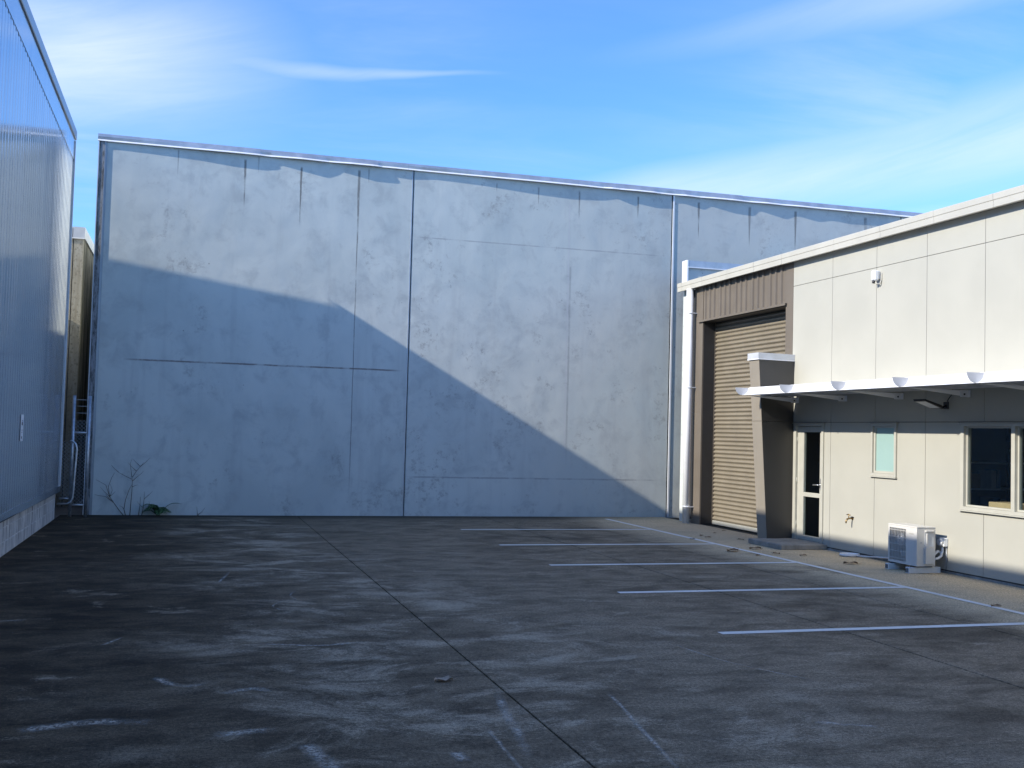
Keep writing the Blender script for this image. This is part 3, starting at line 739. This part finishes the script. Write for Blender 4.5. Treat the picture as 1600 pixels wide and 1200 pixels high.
# the rooms behind the glass
box('room_floor', M['carpet'], OB, FX+.15, 15, 8, 17.0, -.02, .06)
box('room_ceiling', M['room'], OB, FX+.15, 15, 8, 17.0, 2.6, 2.65)
box('room_wall', M['room'], OB, 15.0, 15.1, 8, 17.0, .06, 2.6)
box('room_wall', M['room'], OB, FX+.15, 15, 8, 8.1, .06, 2.6)
box('room_wall', M['room'], OB, FX+.15, 15, 15.75, 15.85, .06, 2.6)
box('room_wall', M['room'], OB, FX+.142, 15, 16.93, 17.02, .0, 2.6)
sh = thing('shelf_unit', 'dark storage shelving seen through the wide office window', 'shelving', (12.1, 14.4, .06))
for x in (11.45, 12.75):
    for y in (14.2, 14.65): box('upright', M['galv'], sh, x-.02, x+.02, y-.02, y+.02, .06, 2.1)
for z_ in (.72, 1.10, 1.51): box('shelf', M['whitebox'], sh, 11.43, 12.77, 14.18, 14.67, z_, z_+.025)
box('header', M['room'], sh, 11.43, 12.77, 14.175, 14.2, 1.74, 1.86)
for nm, mt, x0, x1, z0, z1, lb in (
    ('carton', 'bluebox', 12.08, 12.22, .745, .98, 'blue carton on the lower shelf behind the office window'),
    ('carton', 'whitebox', 12.24, 12.34, .745, .95, 'white carton beside the blue carton on the shelving'),
    ('carton', 'whitebox', 12.05, 12.14, 1.125, 1.40, 'white carton on the middle shelf behind the window'),
    ('binder', 'bluebox', 12.16, 12.22, 1.125, 1.42, 'blue binder on the middle shelf behind the window'),
    ('carton', 'card', 11.6, 11.85, 1.125, 1.35, 'brown carton on the middle shelf behind the window')):
    tag(box(nm, M[mt], None, x0, x1, 14.21, 14.5, z0, z1, .004), lb, nm)
dk = thing('desk', 'grey desk just inside the wide office window', 'desk', (10.9, 11.2, .06))
box('desk_top', M['room'], dk, 10.36, 11.2, 9.2, 12.5, .87, .905)
for x in (10.45, 11.1):
    for y in (9.3, 12.4): box('leg', M['galv'], dk, x-.02, x+.02, y-.02, y+.02, .06, .87)
tag(MB().box(10.42, 10.75, 11.8, 12.34, .906, 1.035, .005).build('cardboard_box', M['card']), 'low open brown cardboard box on the desk inside the window', 'box')
tag(MB().tube([(10.62, 11.72, .906), (10.62, 11.72, 1.33), (10.62, 11.72, 1.345)], [.055, .075, .08], 14).build('paper_tub', M['whitebox']), 'white upright tub standing on the window desk', 'tub')
tag(MB().box(10.42, 10.55, 11.50, 11.64, .906, 1.03, .004).build('carton', M['greenbox']), 'small green carton on the desk by the window mullion', 'carton')

# door step
tag(MB().box(9.34, FX+.01, 15.86, 16.955, -.005, .085, .012).build('door_step', M['step']), 'low grey concrete step below the entry door', 'step')

# ------------------------------------------------------------------ sunshade awning
AW = thing('sunshade_awning', 'white louvred sunshade on bracket arms over the office windows', 'awning', (FX, 14, 2.5))
AY = [16.845-1.452*i for i in range(8)]
def arc(cx, cz, r, a0, a1, n): return [(cx+r*math.cos(a0+(a1-a0)*i/n), cz+r*math.sin(a0+(a1-a0)*i/n)) for i in range(n+1)]
XC = [9.12+.172*i for i in range(6)]
for i, cx in enumerate(XC):
    r = .125; outer = arc(cx, 2.672, r, -math.pi/2, 0, 8); inner = arc(cx, 2.672, r-.004, 0, -math.pi/2, 8)
    pr = outer+[(cx+r+.012, 2.672), (cx+r+.012, 2.676), (cx+r-.004, 2.676)]+inner
    b = MB(); n = len(pr)
    segs = [(AY[k]-.004, AY[k+1]+.008) for k in range(len(AY)-1)]
    y1, y0 = segs[0][0], segs[-1][1]
    b.prism(pr, y0, y1, 'y', True, True)
    b.sm = [True if f < 8 else False for f in range(len(b.f))]
    b.build('blade', M['white'], AW, fix=True)
box('leak_block_sheet', M['white'], AW, 9.26, FX-.003, AY[-1], AY[0]-.004, 2.679, 2.684)  # unseen sheet added to stop light leaking between the blades
for Y in AY:
    a = MB()
    # arm: flat tapered plate from the wall out to the nose
    a.prism([(9.16, 2.546), (9.3, 2.538), (FX-.06, 2.455), (FX-.06, 2.535), (9.3, 2.546)], Y+.001, Y+.011, 'y')
    a.build('arm', M['white'], AW)
    hp = arc(9.12, 2.675, .13, math.pi, 2*math.pi, 14)
    MB().prism(hp, Y-.003, Y+.0005, 'y').build('end_plate', M['plate'], AW)
    wb = MB().box(FX-.13, FX-.002, Y-.008, Y+.0, 2.445, 2.54, .002); wb.box(FX-.012, FX-.001, Y-.05, Y-.008, 2.445, 2.54)
    br = wb.build('wall_bracket', M['white'], AW)
    MB().tube([(FX-.07, Y-.0082, 2.485), (FX-.07, Y-.018, 2.485)], .013, 8).build('bolt', M['black'], br)

# ------------------------------------------------------------------ fittings on the office wall
fl = thing('floodlight', 'black slim floodlight under the white awning', 'floodlight', (FX, 12.93, 2.35))
hb = MB(); hx0, hx1 = 9.74, 10.02
def tilt(x, z): return z+.0+(x-hx0)*-.28
pr = [(hx0, 2.415), (hx1, tilt(hx1, 2.415)), (hx1+.02, tilt(hx1, 2.40)-.03), (hx0+.01, 2.385)]
hb.prism(pr, 12.80, 13.05, 'y'); hb.build('lamp_head', M['black'], fl)
MB().prism([(hx0+.03, 2.3799), (hx1-.02, 2.3010), (hx1-.02, 2.2985), (hx0+.03, 2.3770)], 12.825, 13.025, 'y').build('lens', M['lens'], fl)
MB().tube([(hx1-.01, 12.93, 2.325), (10.12, 12.93, 2.30), (FX-.03, 12.93, 2.33), (FX-.002, 12.93, 2.34)], .018, 8).build('bracket', M['black'], fl)
box('wall_plate', M['black'], fl, FX-.018, FX-.001, 12.88, 12.98, 2.29, 2.39, .004)
MB().tube([(FX-.012, 12.91, 2.38), (FX-.03, 12.86, 2.42), (FX-.01, 12.80, 2.50), (FX-.006, 12.79, 2.6)], .006, 6).build('cable', M['black'], fl)

sc = thing('security_sensor', 'small white security sensor on the cream wall below the eaves', 'sensor', (FX, 14.53, 4.25))
MB().box(FX-.12, FX-.035, 14.47, 14.58, 4.30, 4.46, .018).build('housing', M['pvc'], sc)
MB().box(FX-.036, FX-.001, 14.49, 14.56, 4.33, 4.45, .004).build('mount', M['pvc'], sc)
MB().tube([(FX-.09, 14.53, 4.30), (FX-.10, 14.53, 4.26)], [.026, .022], 12).build('lens', M['black'], sc)
MB().tube([(FX-.08, 14.51, 4.28), (FX-.06, 14.49, 4.245), (FX-.03, 14.465, 4.25), (FX-.012, 14.455, 4.30), (FX-.010, 14.455, 4.42)], .010, 8).build('cable', M['fascia'], sc)

tp = thing('garden_tap', 'small brass garden tap on the cream wall beside the entry', 'tap', (FX, 15.15, .53))
MB().tube([(FX-.001, 15.15, .575), (FX-.06, 15.15, .575), (FX-.10, 15.15, .565), (FX-.12, 15.15, .53), (FX-.12, 15.15, .50)], [.013, .013, .015, .014, .012], 10).build('spout', M['brass'], tp)
MB().tube([(FX-.07, 15.15, .585), (FX-.075, 15.15, .63)], .008, 8).build('spindle', M['brass'], tp)
MB().tube([(FX-.075, 15.10, .632), (FX-.075, 15.15, .637), (FX-.075, 15.20, .632)], [.008, .011, .008], 8).build('handle', M['brass'], tp)
MB().tube([(FX-.004, 15.15, .575), (FX-.001, 15.15, .575)], .028, 12).build('wall_flange', M['brass'], tp)

# air conditioner outdoor unit
AC = thing('air_conditioner', 'white outdoor air conditioner unit on plastic feet by the office wall', 'air conditioner', (9.85, 13.2, 0))
ax0, ax1, ay0, ay1, az0, az1 = 9.68, 9.98, 12.86, 13.50, .105, .635
body = cell_panel('casing', M['ac'], AC, ax0, ax0+.012, [ay0, ay1], [az0, az1], [(13.10, 13.475, az0+.035, az1-.04)])
MB().box(ax0+.012, ax1, ay0, ay0+.012, az0, az1-.006).build('side_panel', M['ac'], AC)
MB().box(ax0+.012, ax1, ay1-.012, ay1, az0, az1-.006).build('side_panel', M['ac'], AC)
MB().box(ax0-.004, ax1+.004, ay0-.004, ay1+.004, az1-.006, az1+.012, .006).build('top_cover', M['ac'], AC)
MB().box(ax0+.012, ax1, ay0+.012, ay1-.012, az0, az0+.012).build('base_pan', M['ac'], AC)
MB().box(ax1-.02, ax1-.004, ay0+.012, ay1-.012, az0+.012, az1-.008).build('coil', M['dark'], AC)
MB().box(ax0+.013, ax0+.2, 13.085, 13.10, az0+.012, az1-.008).build('baffle', M['dark'], AC)
gr = MB()
for i in range(11):
    y = 13.118+i*.0345; gr.box(ax0-.004, ax0+.008, y-.0028, y+.0028, az0+.035, az1-.04)
for i in range(5):
    z_ = az0+.07+i*.098; gr.box(ax0+.001, ax0+.006, 13.10, 13.475, z_-.003, z_+.003)
gr.build('grille', M['ac'], AC)
fb = MB()
cy, cz, fxx = 13.29, az0+.26, ax0+.07
for k in range(3):
    a0 = k*2.094; seg = []
    for i in range(6):
        a = a0+i*.26; seg.append((a, i/5*.05))
    for (aa, da), (ab, db) in zip(seg[:-1], seg[1:]):
        fb.quad((fxx+da, cy+.04*math.cos(aa), cz+.04*math.sin(aa)), (fxx+da, cy+.17*math.cos(aa), cz+.17*math.sin(aa)), (fxx+db, cy+.17*math.cos(ab), cz+.17*math.sin(ab)), (fxx+db, cy+.04*math.cos(ab), cz+.04*math.sin(ab)))
fb.tube([(fxx-.01, cy, cz), (fxx+.07, cy, cz)], .045, 12); fb.build('fan', M['gutter'], AC)
# side service cover, handle recess, badge
sc_ = MB(); sc_.prism([(9.80, .14), (9.945, .14), (9.955, .30), (9.93, .37), (9.82, .37), (9.80, .35)], ay0-.035, ay0-.0005, 'y'); sc_.build('service_cover', M['ac'], AC)
MB().box(9.80, 9.95, ay0-.004, ay0-.0005, .375, .60, .002).build('handle_recess', M['whitebox'], AC)
MB().box(9.805, 9.945, ay0-.03, ay0-.004, .575, .60, .006).build('handle', M['ac'], AC)
MB().box(9.825, 9.85, ay0-.018, ay0-.004, .40, .555, .006).build('handle_rib', M['ac'], AC)
MB().box(ax0-.002, ax0-.0003, 12.93, 13.03, .535, .55).build('badge', M['fascia'], AC)
MB().box(9.735, 9.765, ay0-.0015, ay0-.0003, .42, .435).build('rating_label', M['gutter'], AC)
for y in (12.96, 13.42):
    ft = MB(); ft.box(9.60, 10.12, y-.04, y+.04, .0, .085, .006); f_ = ft.build('foot', M['whitebox'], AC)
    for dy in (-.022, .0, .022): MB().box(9.597, 9.5995, y+dy-.006, y+dy+.006, .015, .07).build('slot', M['black'], f_)
    MB().box(9.66, 10.0, y-.02, y+.02, .0855, .1045).build('rubber_pad', M['black'], f_)
# isolator switch and its conduits
iso = thing('isolator_switch', 'white weatherproof isolator switch with conduit beside the air conditioner', 'switch', (FX, 12.93, .38))
MB().box(FX-.075, FX-.001, 12.87, 12.97, .37, .49, .008).build('switch_box', M['pvc'], iso)
MB().tube([(FX-.076, 12.92, .43), (FX-.12, 12.92, .43)], [.05, .045], 14).build('rotary_knob', M['pvc'], iso)
MB().tube([(FX-.045, 12.93, .37), (FX-.05, 12.93, .30), (FX-.08, 12.92, .235), (FX-.14, 12.91, .205), (9.99, 12.90, .20)], .018, 8).build('conduit', M['pvc'], iso)
MB().tube([(FX-.02, 12.885, .37), (FX-.014, 12.888, .2), (FX-.014, 12.90, .055)], .006, 6).build('cable', M['gutter'], iso)
tag(MB().tube([(9.98, 12.98, .22), (10.04, 12.965, .25), (10.10, 12.965, .30), (10.16, 12.97, .28), (10.19, 12.98, .24), (FX-.001, 12.99, .24)], .02, 8).build('refrigerant_pipe', M['pvc']), 'white insulated refrigerant pipe looping from the air conditioner to the wall', 'pipe')
tag(MB().tube([(10.165, 13.5, .09), (10.16, 13.8, .075), (10.165, 14.2, .06), (10.17, 14.55, .035), (10.12, 14.75, .02), (10.04, 14.85, .02)], .014, 8).build('drain_hose', M['zinc_light']), 'grey drain hose along the foot of the cream wall', 'hose')
tr = MB(); ring = []
for r_, z_ in ((.13, .0), (.155, .02), (.15, .045), (.13, .045), (.11, .02), (.0, .018)):
    ring.append([(10.02+r_*1.05*math.cos(2*math.pi*k/20), 14.95+r_*.95*math.sin(2*math.pi*k/20), z_) for k in range(20)])
for p, q in zip(ring[:-1], ring[1:]):
    for k in range(20): tr.quad(p[k], p[(k+1) % 20], q[(k+1) % 20], q[k], True)
tag(tr.build('plastic_dish', M['pvc']), 'shallow white plastic dish on the concrete below the tap', 'dish')
ws = MB(); ws.prism([(9.33, .0), (9.36, .1), (9.44, .1), (9.47, .0)], 9.3, 10.36, 'y')
tag(ws.build('wheel_stop', M['rubber']), 'black rubber wheel stop lying by the office wall', 'wheel stop')

# ------------------------------------------------------------------ chain-link gate in the gap
GT = thing('chain_link_gate', 'galvanised chain-link gate closing the narrow gap between the warehouses', 'gate', (-2.0, 22.0, 0))
GY = 22.05
MB().tube([(-2.075, GY, .0), (-2.075, GY, 2.28)], .03, 10).build('post', M['galv'], GT)
MB().tube([(-1.80, GY, .0), (-1.80, GY, 2.28)], .03, 10).build('post', M['galv'], GT)
MB().tube([(-2.075, GY+.001, 1.58), (-1.80, GY+.001, 1.58)], .02, 8).build('rail', M['galv'], GT)
MB().tube([(-2.075, GY+.001, .22), (-1.80, GY+.001, .22)], .018, 8).build('rail', M['galv'], GT)
MB().tube([(-2.27, GY, .34), (-2.075, GY, .34)], .018, 8).build('rail', M['galv'], GT)
u = [(-2.12, GY-.06, 1.42), (-2.06, GY-.06, 1.415), (-2.015, GY-.06, 1.37), (-1.99, GY-.06, 1.28), (-2.005, GY-.06, .9), (-2.02, GY-.06, .5), (-2.03, GY-.06, .36), (-2.06, GY-.06, .28), (-2.12, GY-.06, .245), (-2.30, GY-.06, .24)]
MB().tube(u, .02, 10).build('gate_frame', M['galv'], GT)
for z_ in (1.95, 2.08, 2.2): MB().tube([(-2.075, GY-.02, z_), (-1.80, GY-.02, z_)], .004, 4).build('barbed_wire', M['galv'], GT)
wm = MB()
def clip_wire(x0, x1, z0, z1, s, sg_):
    pts = []
    # z = sg_*x + s
    xa, xb = x0, x1
    za, zb = sg_*xa+s, sg_*xb+s
    lo, hi = min(za, zb), max(za, zb)
    if hi < z0 or lo > z1: return None
    def xz(z): return (z-s)/sg_
    if za < z0: xa, za = xz(z0), z0
    if za > z1: xa, za = xz(z1), z1
    if zb < z0: xb, zb = xz(z0), z0
    if zb > z1: xb, zb = xz(z1), z1
    return (xa, za), (xb, zb)
for (x0, x1, z0, z1) in ((-2.05, -1.82, .24, 1.82), (-2.25, -2.10, .36, 1.42)):
    s = -4.
    while s < 6:
        for sg_ in (1, -1):
            c = clip_wire(x0, x1, z0, z1, s+.0001, sg_)
            if c: wm.tube([(c[0][0], GY+.01*sg_, c[0][1]), (c[1][0], GY+.01*sg_, c[1][1])], .0022, 4, False)
        s += .07
o = wm.build('chain_link', M['galv'], GT, fix=False); o['kind'] = 'stuff'

# ------------------------------------------------------------------ weeds and fern at the wall's foot
WY = 22.42
def weed(name, label, stems, r=.009, group=None):
    x0 = stems[0][0][0]
    t_ = thing(name, label, 'weed', (x0, WY, 0), group)
    for st in stems:
        pts = []
        for i, (x, z) in enumerate(st): pts.append((x, WY-.02+.035*math.sin(i*1.3+x*9), z))
        n = len(pts); k = 1. if st[0][1] < .02 else .62
        MB().tube(pts, [r*k*(1-.7*i/(n-1)) for i in range(n)], 5).build('stem', M['twig'], t_)
    return t_
def twiglets(st, n=3):
    out = []
    for _ in range(n):
        i = random.randrange(1, len(st)-1); x, z = st[i]; s_ = random.choice((-1, 1)); L = random.uniform(.08, .2)
        out.append([(x, z), (x+s_*L*.5, z+L*.45), (x+s_*L*.9, z+L*.9)])
    return out
A = [(-1.02, 0), (-1.01, .2), (-1.0, .45), (-1.0, .66), (-1.01, .74)]
sA = [A, [(-1.01, .70), (-1.13, .76), (-1.26, .83), (-1.30, .88)], [(-1.0, .74), (-.93, .86), (-.86, .95), (-.80, 1.03)], [(-1.01, .74), (-1.03, .88), (-1.05, 1.0), (-1.02, 1.1)], [(-1.0, .66), (-.92, .74), (-.83, .82), (-.80, .86)], [(-1.0, .55), (-.94, .58), (-.90, .59)]]
weed('dry_weed', 'tall bare forked weed stem against the concrete wall', sA+twiglets(sA[2], 3)+twiglets(sA[1], 2))
Bs = [(-1.14, 0), (-1.22, .1), (-1.32, .24), (-1.40, .36), (-1.43, .55), (-1.38, .72), (-1.33, .82)]
sB = [Bs, [(-1.40, .36), (-1.48, .58), (-1.62, .66), (-1.66, .68)], [(-1.32, .24), (-1.48, .36), (-1.62, .38), (-1.68, .40)], [(-1.40, .36), (-1.36, .48), (-1.40, .6)]]
weed('dry_weed', 'leaning bare weed branching towards the gate at the wall foot', sB+twiglets(Bs, 4))
Cs = [(-1.10, 0), (-1.13, .12), (-1.11, .3), (-1.05, .5), (-1.0, .6)]
weed('dry_weed', 'bowed bare weed stem crossing behind the forked stem', [Cs, [(-1.13, .12), (-1.17, .17), (-1.22, .19)]])
Ds = [(-.80, 0), (-.78, .15), (-.77, .32), (-.77, .46)]
weed('dry_weed', 'short upright weed stem next to the fern', [Ds, [(-.79, .05), (-.70, .14), (-.66, .22), (-.68, .28)], [(-.86, .01), (-.84, .2), (-.84, .36)]]+twiglets(Ds, 3), .008)
Es = [(.24, 0), (.23, .1), (.22, .18)]
weed('dry_weed', 'tiny wispy weed growing alone at the wall foot', [Es, [(.24, .0), (.32, .08), (.38, .16)], [(.24, .03), (.30, .05), (.35, .06)]], .006)
fe = thing('fern', 'small dark green fern at the foot of the concrete wall', 'fern', (-.50, 22.38, 0))
def frond(x, y, az, L, up, droop):
    b = MB(); d = Vector((math.cos(az), math.sin(az), 0)); sd_ = Vector((-d.y, d.x, 0)); pts = []
    n = 16
    for i in range(n+1):
        t_ = i/n; p = Vector((x, y, 0))+d*(L*t_*(.55+.45*t_))+Vector((0, 0, up*math.sin(t_*2.1)/math.sin(2.1 if False else 1.57)-droop*t_*t_)); p.z = max(.004, p.z); p.y = min(p.y, 22.49); pts.append(p)
    b.tube(pts, [.004*(1-.7*i/n) for i in range(n+1)], 4)
    for i in range(2, n):
        t_ = i/n; l = .11*math.sin(math.pi*(t_*.85+.12))**.8
        dirv = (pts[i+1]-pts[i-1]).normalized()
        for s_ in (-1, 1):
            a = pts[i]; tip = a+sd_*s_*l+dirv*l*.45+Vector((0, 0, -l*.15)); w_ = dirv*.016
            tip.y = min(tip.y, 22.492); mid = a.lerp(tip, .5)
            b.quad(a-w_, mid-w_*1.1, tip, mid+w_*1.1); 
    return b.build('frond', M['fern'], fe, fix=False)
for az, L, up, dr in ((3.3, .32, .26, .06), (3.6, .30, .22, .10), (-.1, .42, .24, -.02), (.2, .22, .2, .12), (-.9, .28, .24, .16), (-1.6, .3, .2, .14), (-2.3, .26, .28, .14), (2.9, .20, .22, .0), (-.5, .26, .16, .08), (-2.8, .3, .14, .05)):
    frond(-.50+random.uniform(-.03, .03), 22.38, az, L, up, dr)

# ------------------------------------------------------------------ fallen leaves
def leaf(x, y, L, label, mat, rz, z0=.002, tri=False):
    b = MB(); n = 7; rows = []
    for i in range(n+1):
        t_ = i/n; wd = L*.28*math.sin(math.pi*min(1, t_*.93+.04))**.8*(1+.25*math.sin(i*2.4)); row = []
        for s_ in (-1, -.5, 0, .5, 1):
            z_ = .006+L*.12*(abs(s_)**1.5)*(.4+.6*math.sin(i*1.1+1))+L*.10*math.sin(t_*3.0); row.append((L*(t_-.5), wd*s_, max(.002, z_)))
        rows.append(row)
    for p, q in zip(rows[:-1], rows[1:]):
        for k in range(4): b.quad(p[k], p[k+1], q[k+1], q[k], True)
    b.tube([(L*.5, 0, .006), (L*.72, .01, .012)], .0025, 4)
    zmin = min(v[2] for v in b.v); b.v = [(v[0], v[1], v[2]-zmin) for v in b.v]
    c, s_ = math.cos(rz), math.sin(rz)
    b.v = [(x+v[0]*c-v[1]*s_, y+v[0]*s_+v[1]*c, v[2]+z0-.001) for v in b.v]
    return tag(b.build('dead_leaf', mat, off=(x, y, 0), fix=False), label, 'leaf', None)
leaf(1.83, 7.72, .15, 'pale curled dead leaf lying alone on the dark yard', M['leaf_pale'], .25)
leaf(9.40, 14.0, .21, 'large brown dead leaf on the clean strip near the tap', M['leaf'], -.3)
for x, y, L, rz in ((8.38, 15.7, .26, .4), (8.95, 16.0, .22, .1), (9.07, 18.2, .12, 1), (8.96, 15.35, .13, 2), (9.25, 15.05, .13, .2), (8.49, 15.1, .12, .8), (9.5, 17.5, .11, 2.2), (10.05, 19.2, .1, .5), (9.6, 18.7, .09, 1.4), (8.72, 10.2, .13, .1), (9.05, 17.9, .12, .2), (8.6, 17.6, .1, .2)):
    lb, gp = (('small brown dead leaf on the pale concrete outside the roller door', 'leaves outside the roller door') if y > 17 else
              ('small brown dead leaf between the white bay line and the door step', 'leaves by the door step') if y > 14 else ('small brown dead leaf on the bay line near the wheel stop', None))
    o = leaf(x, y, L, lb, M['leaf'], rz)
    if gp: o['group'] = gp
